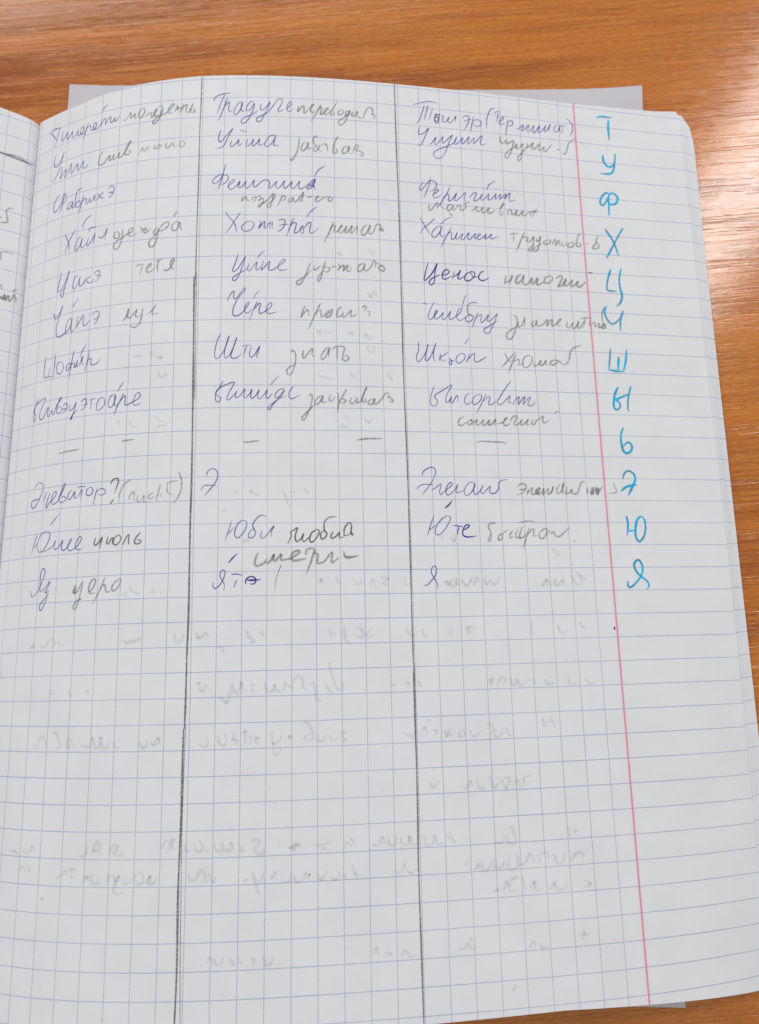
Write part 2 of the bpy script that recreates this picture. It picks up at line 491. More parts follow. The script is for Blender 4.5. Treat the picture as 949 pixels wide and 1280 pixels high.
def ribbon_mesh(name, strokes, width, surf, rng, step=0.28, taper=True):
    V = []; F = []; UV = []; AC = []
    lay = 0
    for st_ in strokes:
        c = catmull(st_, step)
        if len(c) < 2: continue
        d = np.gradient(c, axis=0); L = np.linalg.norm(d, axis=1, keepdims=True); d = d/np.maximum(L, 1e-9)
        nrm = np.stack([-d[:, 1], d[:, 0]], -1)
        n = len(c)
        s = np.arange(n)
        ph = rng.uniform(0, 6.28)
        w = width*(0.93 + 0.14*np.sin(s*0.13 + ph) + 0.10*rng.uniform(-1, 1, n))
        if taper and n > 6:
            w = w*np.clip(np.minimum(0.62 + s/4.0*0.38, 0.45 + (n-1-s)/6.0*0.55), 0.3, 1)
        # extend caps
        A = c + nrm*w[:, None]; B = c - nrm*w[:, None]
        h = 0.035 + 0.0035*(lay % 12) + np.linspace(0, 0.003, n); lay += 1
        for pts, sg in ((A, 1.0), (B, -1.0)):
            X = surf(pts[:, 0], pts[:, 1]); X[:, 2] += h
            V.append(X*MM); UV.append(pts); AC.append(np.full(n, sg))
        o = sum(len(x) for x in V) - 2*n
        for k in range(n-1):
            F.append((o+k, o+n+k, o+n+k+1, o+k+1))
    V = np.concatenate(V); UV = np.concatenate(UV); AC = np.concatenate(AC)
    me = bpy.data.meshes.new(name)
    me.from_pydata([tuple(x) for x in V], [], F); me.update()
    li = np.empty(len(me.loops), int); me.loops.foreach_get('vertex_index', li)
    u1 = me.uv_layers.new(name='UVMap'); u1.data.foreach_set('uv', UV[li].astype(np.float32).ravel())
    u2 = me.uv_layers.new(name='across'); u2.data.foreach_set('uv', np.stack([AC[li], AC[li]], -1).astype(np.float32).ravel())
    me.uv_layers.active = u1
    me.polygons.foreach_set('use_smooth', [True]*len(me.polygons))
    return me

NAMES = {'ink': 'pen_writing', 'inkdark': 'pen_writing', 'pencil': 'pencil_writing', 'pencildark': 'pencil_writing',
         'pencillight': 'pencil_writing', 'pencilwide': 'pencil_writing', 'marker': 'felt_pen_letter'}
RNG = np.random.RandomState(11)
# word strokes in twentieths of a millimetre of paper: u v u v ...
WORDS = """
ink:347 133 365 125 393 125 420 133/347 133 373 163 396 192/418 126 407 155 396 193 386 228/440 161 433 183 436 212 453 196 469 175 466 200 473 214 493 195 503 181 501 207 509 218 529 204 539 186 536 212 547 217 569 202 572 182 560 178 552 200 557 216 573 215 588 199 598 163/598 163 588 199 576 246/591 194 606 184 615 189 616 206 631 215 645 198 647 181 636 178 630 196 637 213 653 212 670 196 677 162/670 202 690 171 697 170 698 203 701 194 719 168 725 170 724 194 733 199 749 177 746 194 759 194 772 167/672 127 688 105 704 99
ink:404 268 394 294 393 324 404 342 422 337 442 311 457 274/457 274 446 313 432 361 417 391 396 413 379 412/450 354 448 390 443 418 458 399 480 378 475 405 472 418 487 406 511 358 510 398 516 413 534 388 551 370 551 399 556 411 574 386 587 366 584 391 592 408 607 401 611 387
ink:450 504 429 518 413 547 414 579 428 587 449 570 471 537 483 509/483 509 469 559 456 607/462 523 482 506 492 518 490 548 470 565/535 564 519 565 505 587 508 599 524 593 539 568 534 593 542 600 557 585 572 572 586 587 575 603 558 599 553 572 555 533 568 514 590 508/599 548 590 593 577 638/592 583 607 569 617 572 617 597 631 595 638 571 637 591 649 594 665 564 664 591 676 591/686 560 680 592/711 559 690 577 705 589 717 589/734 550 745 538 761 540 766 556 759 577 743 594 737 587/738 568 761 569
ink:602 719 624 679 657 663/499 723 513 746 529 778 534 824/564 720 546 744 526 777 509 823/602 766 587 765 570 794 569 821 582 824 599 801 609 773 602 801 606 819 621 814 635 798/643 777 636 809 640 818 659 797 678 760/678 760 674 789 670 811/647 750 646 731 679 729 679 737/699 781 703 788 717 790 733 768 741 747 735 776 729 803
ink:497 916 489 950 482 981 479 1007 491 1010 513 988 533 950 544 919 534 961 520 1001 514 1040 504 1040 499 1026 508 1009 530 998/597 956 582 958 571 985 571 1012 583 1015 600 991 610 964 605 987 610 1010 625 1002 638 983/643 973 634 993 631 1011/668 970 645 987 657 1003 675 1000 686 989/684 965 698 951 712 955 714 975 703 995 690 1007/693 974 708 974 724 980
ink:576 1104 591 1086 608 1064/456 1118 465 1115 472 1140 488 1139 503 1115 517 1086 501 1136 487 1181 488 1218 499 1234 516 1235 538 1223 549 1210/571 1156 556 1164 545 1188 544 1226 556 1217 573 1188 577 1160 573 1194 575 1223 585 1222 604 1199/611 1156 604 1215/606 1205 627 1172 637 1155 641 1164 640 1203 658 1203 674 1185/684 1163 698 1150 717 1150 721 1169 711 1196 698 1212/694 1188 711 1183 723 1173
ink:635 1349 648 1320 665 1297/432 1316 427 1357 428 1410 459 1415 488 1421/460 1377 456 1413/491 1315 490 1370 486 1422/525 1358 509 1363 505 1391 513 1411 533 1411 544 1390 539 1366 525 1358/565 1378 560 1398 570 1405 587 1382 571 1374 559 1390/600 1317 591 1362 580 1448/592 1378 606 1380 608 1393 600 1397 617 1392 621 1367 614 1392 623 1396 637 1380 647 1351 645 1391 655 1388/683 1330 672 1385 661 1427/671 1380 687 1367 693 1373 692 1395 709 1400 730 1388 738 1371
ink:399 1507 383 1546 372 1565 389 1581 389 1604 380 1614 377 1597 378 1566 386 1542 413 1521 448 1517 427 1554 414 1588 422 1610 439 1605 460 1570 469 1562 465 1592 470 1605 488 1585 492 1576 497 1599 505 1598 518 1560 545 1531 535 1530 522 1565 521 1593 534 1600 549 1585 538 1568 526 1576/554 1570 565 1560 578 1564 573 1588 553 1602 546 1597/552 1583 579 1584/593 1569 590 1591 601 1595 617 1580 627 1561 616 1604 604 1638 600 1632 614 1614 636 1597/651 1564 670 1551 679 1558 675 1587 656 1602 653 1597/658 1580 688 1576/694 1562 712 1557 728 1558/706 1558 701 1605/760 1557 744 1560 732 1584 733 1609 749 1610 769 1588 768 1563 760 1557/811 1547 796 1556 787 1585 791 1602 806 1601 820 1568 818 1548 816 1592 824 1598 834 1591/829 1536 841 1515 856 1494/858 1546 832 1599 816 1641/844 1580 862 1559 866 1562 865 1596 875 1600 897 1589 924 1576 933 1562 928 1549 913 1556 902 1584 905 1602 920 1603 937 1594
ink:415 1928 425 1910 448 1903 466 1913 465 1944 445 1981 424 2008 409 2011 400 1990 411 1979 435 1975 455 1977/476 1987 489 1957 497 1952/511 1954 498 1987 491 2016 499 2018 506 2002 523 1990 543 1970 548 1956 539 1953 525 1970 521 1997 529 2007 552 2000 573 1966 594 1925 588 1922 575 1952 562 1984 570 2002 590 2001 601 1988 585 1977 574 1985/630 1955 616 1963 609 1981 613 1994 626 1990 644 1963 643 1980 646 1992 659 1986/662 1986 680 1957 676 1997/657 1945 684 1943 698 1945/717 1950 704 1961 702 1980 716 1986 731 1975 730 1956 717 1950/751 1958 747 1981 737 2028/750 1974 769 1959 789 1966 791 1980 778 1988 755 1984
pencildark:814 1944 825 1925 842 1921 850 1929 844 1955 833 1985/830 2011 817 2029
ink:523 2097 545 2076 572 2050/450 2132 436 2173 422 2215/438 2187 458 2168/503 2124 475 2133 456 2170 459 2201 479 2210 505 2188 524 2152 520 2128 503 2124/492 2211 516 2203 542 2191 558 2167 551 2197 561 2205 577 2194 596 2170 589 2200 599 2212 615 2206 633 2184 642 2167 635 2168 623 2193 627 2212 643 2215 667 2200 689 2174 686 2161 675 2164 661 2191 665 2210 684 2215 704 2203
ink:433 2373 444 2399 466 2387 488 2356 509 2306 504 2284 492 2286 486 2314 487 2360 490 2381 514 2366 533 2347 540 2339 529 2367 515 2385 542 2380/530 2381 524 2418 508 2449 497 2460 490 2448 500 2426 542 2389
pencil:792 198 802 203 819 182 829 167 830 196 844 184 852 177 850 200 861 196/889 154 873 169 869 194 883 203 898 179 894 155 886 153/902 203 918 190 928 183 933 190 932 210 945 200 959 167 944 188 953 207 977 198 986 170 980 152 964 159/981 176 977 204 960 237 944 244 941 234 961 214 992 200 1010 188 1033 164 1040 153 1032 149 1015 174 1013 197 1034 193/1045 191 1054 172 1056 160 1059 190/1046 177 1074 174/1084 157 1078 194/1065 199 1084 169 1102 161 1096 193 1111 200 1121 183/1129 155 1118 183 1116 197 1134 201 1139 187 1121 186
pencil:699 343 683 359 673 397 680 414 701 410 717 390 734 374 729 399 741 398 754 375 752 398 764 397 782 370 778 397 792 391 805 380 823 348 838 322 832 320 817 347 810 381 825 389 840 374 824 369
pencillight:878 398 897 363 900 372 906 384 923 364 927 384/960 357 953 374 968 375 973 359 979 360 976 382/988 358 984 374/1017 355 1007 363 1010 377 1023 375 1040 357 1048 378 1064 376/1085 347 1073 357 1076 377 1091 376 1096 356 1085 347
pencil:792 772 778 781 780 803 799 806 804 788 792 772/819 766 818 798 812 835 797 860 783 858 777 843 789 824 821 807 842 793 860 788 870 773 862 765 849 778 850 803 871 805 892 792/904 766 912 778 902 796/912 780 938 781/930 769 922 784 925 798 943 789 953 777/986 777 968 794 970 810 984 806/991 780 985 823 974 859 959 871 948 860 950 838 970 821 1003 771 1018 756 1035 754 1033 773 1014 790 989 796/1083 760 1068 754 1051 774 1054 796 1074 792 1085 760 1089 787 1099 796/1058 729 1069 706
pencil:887 958 903 951 924 949/924 950 917 976 911 1002/942 976 959 959 962 951 949 955 940 978 948 992 965 986 980 971/981 942 999 936 1014 934/996 938 990 967 993 991/1020 980 1025 990 1045 981 1066 940 1058 935 1049 955 1054 977 1067 988
pencil:836 1210 852 1199 865 1159 862 1195 872 1201 889 1182 904 1165 897 1193 908 1199 922 1190/930 1160 925 1206 912 1238 889 1248 873 1234/990 1150 973 1174 952 1193/973 1174 977 1192 1002 1189
pencillight:905 1929 876 1948 858 1984 854 2031/901 2017 902 1998 919 1981 921 1992 922 2025/938 1996 934 2021 946 2026 964 2002 963 2029 974 2025/1004 1992 988 1998 983 2014 995 2017 1007 2006/1033 1955 1025 1988 1016 2025/1034 1997 1039 2009/1058 1954 1084 1946 1109 1943/1063 1957 1061 1980 1071 2001 1080 1999/1108 1906 1120 1935 1121 1977 1108 2014 1088 2041
pencildark:756 2169 750 2192 758 2201 775 2184 786 2169 782 2189 776 2216/813 2168 807 2193 816 2198 827 2178 836 2174 833 2196 841 2201/851 2165 840 2178 838 2199 850 2204 867 2189 868 2171 858 2163 849 2170/879 2206 890 2181 904 2163 904 2200 910 2202/953 2157 935 2178 929 2196 938 2204 954 2200 954 2188 938 2188
pencil:661 2375 669 2366 672 2384 665 2398 662 2386 669 2377 668 2393 683 2389 702 2350/707 2348 697 2399 682 2453 669 2463 665 2450 680 2430 706 2418/733 2396 750 2384 765 2353 757 2341 741 2356 735 2387 745 2401 765 2396/807 2336 785 2390 755 2445/789 2381 806 2366 811 2382 814 2398 833 2394/870 2346 849 2361 838 2383 848 2394 868 2375 877 2348 870 2344
pencil:548 1784 595 1780 655 1777
pencil:857 1759 884 1757 915 1755
ink:1228 148 1226 134 1243 120 1273 110 1301 106/1273 115 1257 161 1241 215/1287 132 1275 173 1249 253/1275 178 1287 161 1297 156 1293 185 1298 205 1311 196/1352 151 1335 165 1320 197 1321 220 1336 214 1353 179 1355 156 1350 191 1358 205 1373 194/1407 150 1390 156 1375 185 1378 200 1393 194 1410 162 1408 185 1396 220 1379 254 1359 268 1352 254 1366 237 1401 220 1430 196/1442 162 1438 190 1450 196 1470 173 1482 152 1475 178 1458 219 1441 254 1426 257 1421 242 1441 228 1475 204 1500 166 1515 142 1530 136 1540 142 1530 171 1518 194 1525 203 1545 191/1555 187 1580 163 1575 149 1563 164 1560 193 1573 201 1585 186
ink:1262 299 1253 327 1252 358 1264 358 1288 328 1315 294 1296 333 1277 378 1260 392 1240 393/1311 356 1304 379 1312 387 1331 370 1343 351 1340 379 1349 382 1358 368/1347 305 1357 303 1367 311 1380 308/1383 348 1376 379 1383 387 1403 362 1410 348 1403 379 1410 384 1428 362 1437 347 1433 376 1443 378 1460 367/1506 326 1482 332 1462 367 1462 384 1482 380 1502 349 1509 326 1502 360 1502 380 1522 376
ink:1286 474 1277 518 1266 562 1254 603/1275 529 1258 531 1233 550 1229 569 1244 572 1263 551 1275 532 1295 535 1297 554 1285 570 1268 581/1295 590 1317 571 1327 557 1318 554 1303 573 1300 595 1313 604 1337 585 1351 563 1344 593 1357 593 1371 574 1378 563 1374 590 1383 598 1400 579 1415 557 1410 587 1422 590 1449 562 1469 556 1478 559 1483 572 1479 597 1488 594 1503 577 1515 561 1510 588 1523 596 1542 571 1550 557 1545 587 1554 595 1577 570 1584 558 1579 589 1591 594 1611 568 1618 557 1613 588 1623 595 1653 578/1652 594 1689 543 1672 555 1652 578 1652 594 1669 588 1689 548 1681 576 1689 598/1657 572 1686 584/1684 532 1702 498 1734 473
ink:1288 714 1305 741 1330 774 1339 816/1356 717 1334 752 1308 795 1292 821/1397 760 1378 768 1361 790 1371 808 1393 808 1412 789 1414 768 1397 760/1441 762 1446 768 1436 795 1443 789 1455 768 1463 762 1460 789 1465 794 1480 772 1487 767 1482 797/1496 759 1495 799/1523 758 1535 750 1550 752 1552 773 1538 798 1523 809 1521 796/1528 780 1550 774 1572 776/1591 740 1576 781 1559 832/1576 781 1593 764 1603 769 1597 796 1593 813 1607 812 1624 790 1634 780 1624 782 1621 806 1629 817 1636 806 1631 795 1644 781 1656 762 1668 764 1663 789 1661 807 1675 812 1700 788/1649 734 1668 706 1695 681
ink:1432 941 1446 919 1462 905/1347 917 1337 959 1324 996 1328 1006 1346 991 1365 959 1379 933 1368 975 1349 1027 1335 1048 1324 1043 1328 1030 1347 1017 1375 999 1389 991/1394 965 1389 996 1399 999 1418 975 1430 959 1425 991 1432 997 1447 983/1459 951 1451 980 1449 998 1461 985 1485 956 1480 990 1490 998 1504 992 1528 973 1552 952 1550 944 1538 950 1523 974 1523 992 1538 997 1564 991
ink:1414 1134 1426 1110 1442 1095/1303 1144 1314 1115 1331 1097 1329 1126 1338 1134 1357 1110 1376 1082 1378 1095 1352 1126 1332 1167 1326 1198 1332 1213 1349 1212 1372 1193 1391 1164 1398 1152 1388 1152 1377 1177 1379 1195 1391 1200 1410 1182/1433 1144 1419 1177 1397 1236/1419 1182 1438 1157 1447 1157 1440 1182 1443 1203 1457 1197 1481 1182 1495 1161 1488 1151 1473 1172 1471 1197 1485 1202 1516 1194
ink:1274 1296 1260 1333 1252 1373 1252 1400 1262 1410 1282 1388 1298 1353 1312 1306 1298 1353 1292 1393 1299 1408 1317 1388 1336 1344 1345 1313 1331 1359 1320 1398 1329 1409 1350 1404 1366 1386/1368 1354 1387 1349 1408 1351/1389 1351 1380 1374 1374 1404/1408 1356 1399 1389 1406 1404 1420 1394 1443 1354 1434 1384 1429 1401 1439 1404
ink:1490 1529 1506 1508 1525 1489/1288 1510 1273 1541 1259 1566 1266 1576 1280 1586 1273 1603 1260 1600 1257 1580 1261 1556 1282 1537 1335 1517 1317 1557 1305 1586 1312 1596 1328 1581 1349 1555/1347 1557 1340 1581 1347 1586 1365 1572 1381 1547 1376 1582 1384 1587 1402 1567 1411 1548 1405 1582 1414 1589 1430 1572 1442 1550 1435 1582 1444 1592 1462 1572 1476 1550 1469 1582 1479 1589 1497 1567/1548 1547 1527 1550 1509 1572 1511 1587 1527 1579 1548 1552 1537 1574 1513 1601 1497 1621 1486 1640 1476 1636 1486 1623 1523 1592 1555 1579/1586 1534 1569 1562 1569 1586 1583 1590 1613 1574
ink:1228 1926 1227 1914 1237 1900 1253 1896 1267 1905 1271 1925 1263 1953 1245 1978 1218 2010/1205 1989 1209 1973 1224 1966 1265 1968
ink:1330 2119 1319 2158 1305 2201/1313 2176 1327 2162 1342 2144/1375 2117 1357 2131 1344 2163 1346 2185 1358 2190 1380 2168 1393 2136 1388 2120 1375 2117/1469 2102 1449 2097 1431 2113 1417 2136 1422 2155 1429 2171 1418 2189 1402 2191 1399 2177 1411 2159 1427 2152/1456 2160 1449 2187 1458 2194 1476 2178 1489 2160 1504 2142 1494 2165 1492 2190
inkdark:1320 2293 1338 2272 1356 2255
ink:1259 2373 1258 2387 1267 2397 1282 2387 1299 2361 1306 2334 1301 2323 1290 2327 1286 2347 1295 2365 1304 2383 1302 2407
inkdark:1332 2341 1352 2340 1377 2345/1353 2364 1348 2380 1342 2395/1390 2383 1390 2367 1401 2354 1419 2352 1430 2363 1428 2377 1415 2383 1406 2379/1390 2365 1419 2368 1450 2363/1397 2365 1423 2365 1448 2364
ink:1534 2304 1523 2331 1518 2345/1508 2410 1510 2411
pencillight:1518 2345 1510 2374 1508 2401
pencil:1612 170 1609 199 1617 187 1632 169 1638 172 1637 204 1645 203 1657 185/1657 185 1677 167 1682 158 1672 164 1667 188 1675 202 1690 192/1715 156 1697 198 1670 245/1695 195 1710 174 1718 173 1714 208 1728 199 1748 177 1743 174 1733 184 1733 207 1745 206 1761 182/1791 136 1771 175 1758 205 1771 207 1778 192/1809 176 1796 188 1796 205 1811 202 1819 184 1809 176/1844 182 1832 188 1829 206 1844 196 1850 178 1839 211 1821 247 1803 259 1796 252 1801 234 1829 212 1855 190/1865 183 1857 207 1870 206 1885 181 1883 205 1898 215 1911 211/1911 211 1927 169 1937 157 1952 158 1957 178 1952 190 1965 195 1963 211 1956 210
pencil:1616 333 1612 384 1600 424 1585 450 1578 453 1579 436/1647 355 1632 367 1625 395 1635 403 1652 377 1657 357 1655 388 1662 393 1675 381/1700 323 1685 327 1680 353 1692 375 1700 391 1685 403 1680 387 1695 375/1710 365 1705 391 1719 401/1717 368 1732 361 1742 372 1745 400/1795 315 1777 353 1770 393 1775 409 1787 400 1785 383 1772 387/1838 366 1818 376 1812 401 1827 403 1843 377 1845 365 1843 399 1858 404/1860 398 1873 363 1884 357 1888 365 1876 386 1891 387 1908 400 1901 413 1893 404
pencil:1362 637 1360 664 1369 650 1379 639 1384 661 1396 656/1404 658 1411 645 1423 642 1421 658 1408 664/1425 644 1440 636 1445 650 1433 661 1450 647 1457 655 1450 677 1438 691 1435 682 1464 666 1484 644 1501 624 1496 654 1486 690 1474 693 1477 676 1503 649 1511 621/1540 631 1530 659 1520 686/1533 648 1547 634 1555 642 1550 653 1533 656/1581 641 1569 649 1569 663 1581 660 1589 641 1591 660 1606 656 1621 634 1635 614 1630 639 1621 659 1635 652/1652 638 1671 632/1686 648 1703 630 1693 636 1688 653 1701 655 1721 638 1740 628 1748 631/1755 625 1745 645 1755 652 1765 638 1755 625
pencil:1769 751 1754 795 1726 856/1751 793 1766 773 1776 773 1771 800 1778 805 1793 788 1806 774 1806 766 1796 783 1793 804 1805 804 1823 781 1828 770 1820 800 1830 802 1848 774 1853 769 1845 802 1852 804 1867 781 1877 770 1872 800 1874 808/1922 759 1907 768 1894 799 1902 812 1919 797 1935 761 1927 792 1934 805 1949 793 1960 762 1973 753 1983 761 1977 783 1992 774 1992 788 1982 783
pencil:1667 956 1655 981 1642 1018 1623 1055 1606 1065 1604 1050 1621 1037 1645 1018 1667 991/1681 969 1679 990 1691 987 1710 968/1732 946 1722 978 1710 1026 1700 1047 1695 1037 1703 1016 1722 989/1722 978 1742 977 1751 985 1737 999 1722 994/1756 971 1781 973/1786 960 1796 970 1785 991/1781 989 1800 970 1813 964 1810 990 1820 971 1831 963 1825 990 1842 989 1844 969/1899 949 1879 963 1874 987 1888 989 1904 967 1906 951 1903 981 1918 983 1938 958 1946 936 1956 943 1953 968/1959 941 1978 956 1993 965 1995 979 1980 982 1970 972 1973 961 1993 957
pencil:1639 1163 1629 1189 1622 1218 1624 1210 1641 1189 1651 1181 1655 1204 1660 1207/1707 1149 1686 1193 1652 1273/1684 1203 1699 1182 1708 1182 1710 1213 1725 1202 1739 1186 1759 1178 1749 1207 1732 1215 1734 1202 1761 1180/1797 1174 1793 1164 1783 1180 1778 1206 1787 1210 1807 1194/1807 1184 1802 1210 1816 1207 1831 1188 1843 1177 1838 1203 1850 1206 1865 1195/1890 1165 1900 1154 1909 1159 1899 1180/1914 1175 1924 1185 1918 1206
pencil:1575 1380 1584 1372 1596 1387 1596 1422 1586 1462 1574 1482 1563 1480 1558 1463 1570 1448 1596 1435/1630 1369 1627 1404 1637 1402 1659 1372 1671 1362 1668 1391 1684 1398/1737 1354 1720 1370 1706 1400 1715 1410 1730 1390 1744 1356 1739 1384 1741 1398/1756 1364 1771 1351 1792 1347 1809 1355 1804 1378 1798 1413/1778 1353 1775 1414/1798 1403 1810 1415 1825 1407 1825 1392 1808 1393
pencil:1650 1578 1664 1570 1666 1595 1656 1634 1635 1679 1626 1686 1622 1674 1635 1659 1659 1634 1678 1615/1706 1575 1690 1585 1678 1605 1682 1617 1699 1604 1713 1577 1708 1599 1715 1607 1729 1599/1744 1569 1739 1594 1750 1599 1765 1579/1777 1559 1779 1598 1773 1650/1815 1543 1796 1578 1781 1608 1776 1638/1795 1588 1810 1593 1800 1608 1786 1605/1836 1580 1828 1602 1840 1609 1857 1587 1853 1577/1862 1582 1857 1604 1869 1601 1874 1596 1891 1561 1903 1536 1899 1536 1886 1571 1883 1601 1897 1596 1895 1581/1929 1585 1909 1595 1909 1610 1926 1608 1936 1585 1933 1605 1945 1607 1967 1584 1980 1564 1990 1556 1999 1563 1996 1583/1991 1574 2006 1578 2017 1593 2008 1598 1998 1591
pencil:1376 1782 1394 1783 1419 1779 1445 1778
pencil:1853 1772 1896 1765 1965 1763
pencildark:1560 2218 1575 2184 1571 2170 1585 2161 1600 2152 1591 2184 1596 2209 1614 2198 1626 2176 1620 2198 1627 2210 1645 2194 1659 2180/1673 2161 1657 2175 1650 2203 1659 2212 1677 2196 1691 2166 1677 2159 1668 2171/1762 2105 1732 2108 1714 2125 1710 2143 1713 2166 1722 2176 1713 2194 1700 2199 1695 2180 1704 2166 1718 2162/1748 2167 1738 2187 1745 2197 1763 2185 1775 2171 1772 2188 1779 2194 1791 2190/1793 2185 1796 2153 1815 2130 1826 2144 1823 2167 1830 2183 1821 2176 1823 2148/1791 2185 1804 2185 1821 2176
pencilwide:1440 2253 1429 2278 1427 2305 1443 2307 1465 2294 1476 2278/1466 2294 1479 2297 1493 2283 1504 2263 1501 2283 1510 2288 1526 2270 1535 2261 1532 2284 1546 2284 1568 2280 1586 2271 1609 2253 1600 2246 1580 2257 1575 2280 1586 2289 1613 2285 1636 2280/1634 2265 1640 2242 1667 2239 1672 2247/1672 2242 1658 2285 1635 2346/1663 2258 1681 2260 1683 2276 1680 2299 1694 2299 1708 2295 1728 2270 1744 2256 1739 2295 1751 2293 1771 2277/1790 2250 1796 2275 1812 2278 1849 2271/1794 2271 1817 2275 1840 2272
ink:2150 119 2164 114 2193 103 2230 94 2263 98/2203 118 2192 155 2178 198 2159 220/2222 113 2210 159 2200 198/2243 132 2231 168 2223 196/2282 166 2295 164 2289 192 2305 196 2322 167 2316 189 2324 200 2343 180 2357 157 2351 185 2353 193/2389 165 2400 152 2419 153 2421 171 2407 208 2392 233/2394 183 2416 171 2432 169/2444 150 2434 193 2424 239/2438 175 2460 166 2478 173 2478 194 2458 202 2442 198
inkdark:2261 159 2252 178 2254 204 2268 200 2268 176 2258 171 2252 190 2265 194/2277 157 2268 194 2273 199/2253 160 2277 160
ink:2550 92 2528 104 2510 154 2506 208/2549 119 2563 108 2583 112/2569 114 2562 148 2557 167/2572 165 2592 147 2593 135 2581 142 2572 171 2580 179 2599 167/2616 147 2609 184 2599 239/2612 160 2632 151 2640 162 2631 179 2614 181/2655 194 2666 192 2684 172 2693 168 2683 197 2694 195 2715 168 2721 165 2711 199 2719 201 2743 168 2749 164 2738 199 2750 201 2771 168 2777 161 2767 195 2775 198 2799 170 2808 154 2802 176 2798 189 2813 181 2832 145 2825 167 2821 186/2869 143 2854 157 2849 182 2863 184 2879 160 2883 144 2878 179 2889 184/2885 147 2903 145 2914 147/2900 149 2888 190/2917 103 2939 119 2948 152 2933 200
ink:2177 233 2171 263 2178 276 2200 263 2221 239 2205 277 2188 319 2174 335 2161 330/2224 324 2235 314 2255 283 2248 313 2256 321 2278 292 2289 277 2283 309 2293 308 2316 283 2335 263 2317 306 2297 360 2275 391 2249 391 2241 371 2255 353 2293 332 2342 303 2356 270 2344 297 2347 312 2363 301 2385 272 2379 299 2387 304 2407 276 2418 263 2409 296 2414 302 2442 266 2438 299 2461 273 2475 254 2483 253 2471 289 2481 300 2503 289
ink:2223 496 2212 545 2187 604/2192 519 2174 543 2168 566 2181 562 2200 535 2221 513 2245 520 2250 536 2235 560 2217 570/2229 586 2251 570 2259 558 2249 556 2235 580 2234 600 2250 598 2274 580/2315 536 2295 578 2267 625 2246 655/2278 596 2303 577 2308 585 2304 608 2317 607 2345 568 2333 603 2346 604 2371 577 2388 561 2381 596 2388 604/2405 585 2427 560 2441 559 2432 583 2426 600 2447 593 2470 562 2461 586 2468 594 2488 575 2502 557 2496 586 2506 588 2529 566 2537 553 2530 586/2492 537 2507 507 2538 486/2532 585 2560 554 2554 581 2582 552 2588 552 2578 576 2593 557 2607 544 2600 574 2605 587 2635 576
ink:2263 733 2290 706 2319 691/2165 707 2185 742 2210 787/2236 705 2203 740 2177 764 2164 790/2268 741 2244 748 2221 778 2222 800 2240 796 2262 764 2265 744 2259 780 2266 796 2282 787/2315 743 2292 784 2259 849/2287 789 2308 768 2313 776 2310 804 2325 800 2340 769 2331 797 2341 802 2366 773 2356 801 2367 803 2389 774 2397 767 2388 796 2398 801 2418 777 2429 768 2420 794 2444 778 2452 769 2442 770 2433 793 2443 797 2465 782 2479 767 2470 790 2480 789 2505 765 2496 785 2510 787 2537 774
inkdark:2197 927 2185 970 2175 1017 2197 1002 2221 968 2238 932 2226 979 2222 1022 2208 1039 2198 1029 2209 1009 2248 986/2256 990 2284 981 2293 967 2278 959 2261 982 2263 1004 2278 1005 2305 988/2318 965 2306 1006/2309 995 2336 975 2347 958 2333 994 2340 1002 2367 984/2396 963 2372 975 2366 1003 2386 1007 2411 984 2412 965 2393 963 2408 989 2429 983/2459 953 2440 966 2431 991 2449 1003 2481 988
ink:2167 1129 2177 1131 2185 1133/2218 1121 2199 1156 2187 1194 2191 1204 2202 1203 2221 1182 2231 1163 2224 1163 2215 1187 2222 1203 2240 1191 2259 1169 2250 1196 2260 1203 2281 1179 2292 1162 2283 1192 2293 1202 2311 1188 2338 1165 2344 1149 2333 1149 2319 1177 2324 1200 2341 1202 2362 1185/2366 1078 2353 1116 2346 1146/2422 1115 2397 1114 2375 1126 2369 1153 2378 1174 2398 1183 2387 1202 2369 1209 2359 1196 2373 1177 2394 1170/2420 1161 2403 1199 2388 1237/2408 1188 2432 1171 2437 1173 2431 1203 2443 1205 2469 1169 2462 1196 2472 1201 2497 1178 2510 1164 2492 1211 2466 1257 2448 1258 2444 1242 2458 1231 2508 1199
ink:2138 1312 2138 1351 2128 1382 2132 1408 2145 1402 2169 1365 2182 1326 2171 1365 2167 1396 2177 1401 2196 1374 2218 1317 2206 1359 2205 1392 2214 1402/2238 1368 2229 1399/2274 1356 2250 1375 2235 1383 2242 1398 2259 1400/2275 1387 2285 1397 2286 1410 2281 1418 2274 1405 2287 1397 2302 1401/2334 1361 2313 1375 2307 1399 2322 1408 2345 1389 2349 1368 2334 1361/2369 1360 2366 1378 2355 1402 2360 1391 2390 1359 2394 1367 2391 1393 2403 1400 2424 1389 2450 1372/2351 1315 2368 1290
ink:2202 1520 2188 1558 2182 1594 2191 1611 2209 1606 2214 1585 2203 1573 2206 1560 2241 1537 2282 1512 2258 1556 2251 1587 2261 1592 2279 1567 2271 1589 2281 1594 2299 1565 2307 1561 2306 1590/2363 1548 2345 1559 2336 1585 2348 1599 2373 1586/2400 1552 2379 1568 2373 1594 2388 1598 2411 1577 2415 1554 2400 1552/2438 1546 2418 1587 2388 1641/2424 1582 2447 1561 2455 1566 2446 1594 2458 1599 2479 1581/2555 1485 2522 1528 2497 1567 2486 1583 2495 1598 2511 1590 2537 1563 2548 1555 2539 1587 2554 1584/2564 1583 2558 1596/2564 1583 2589 1557 2584 1593 2609 1561 2617 1559 2607 1592 2635 1561 2643 1560 2628 1592 2640 1599 2659 1588 2661 1573
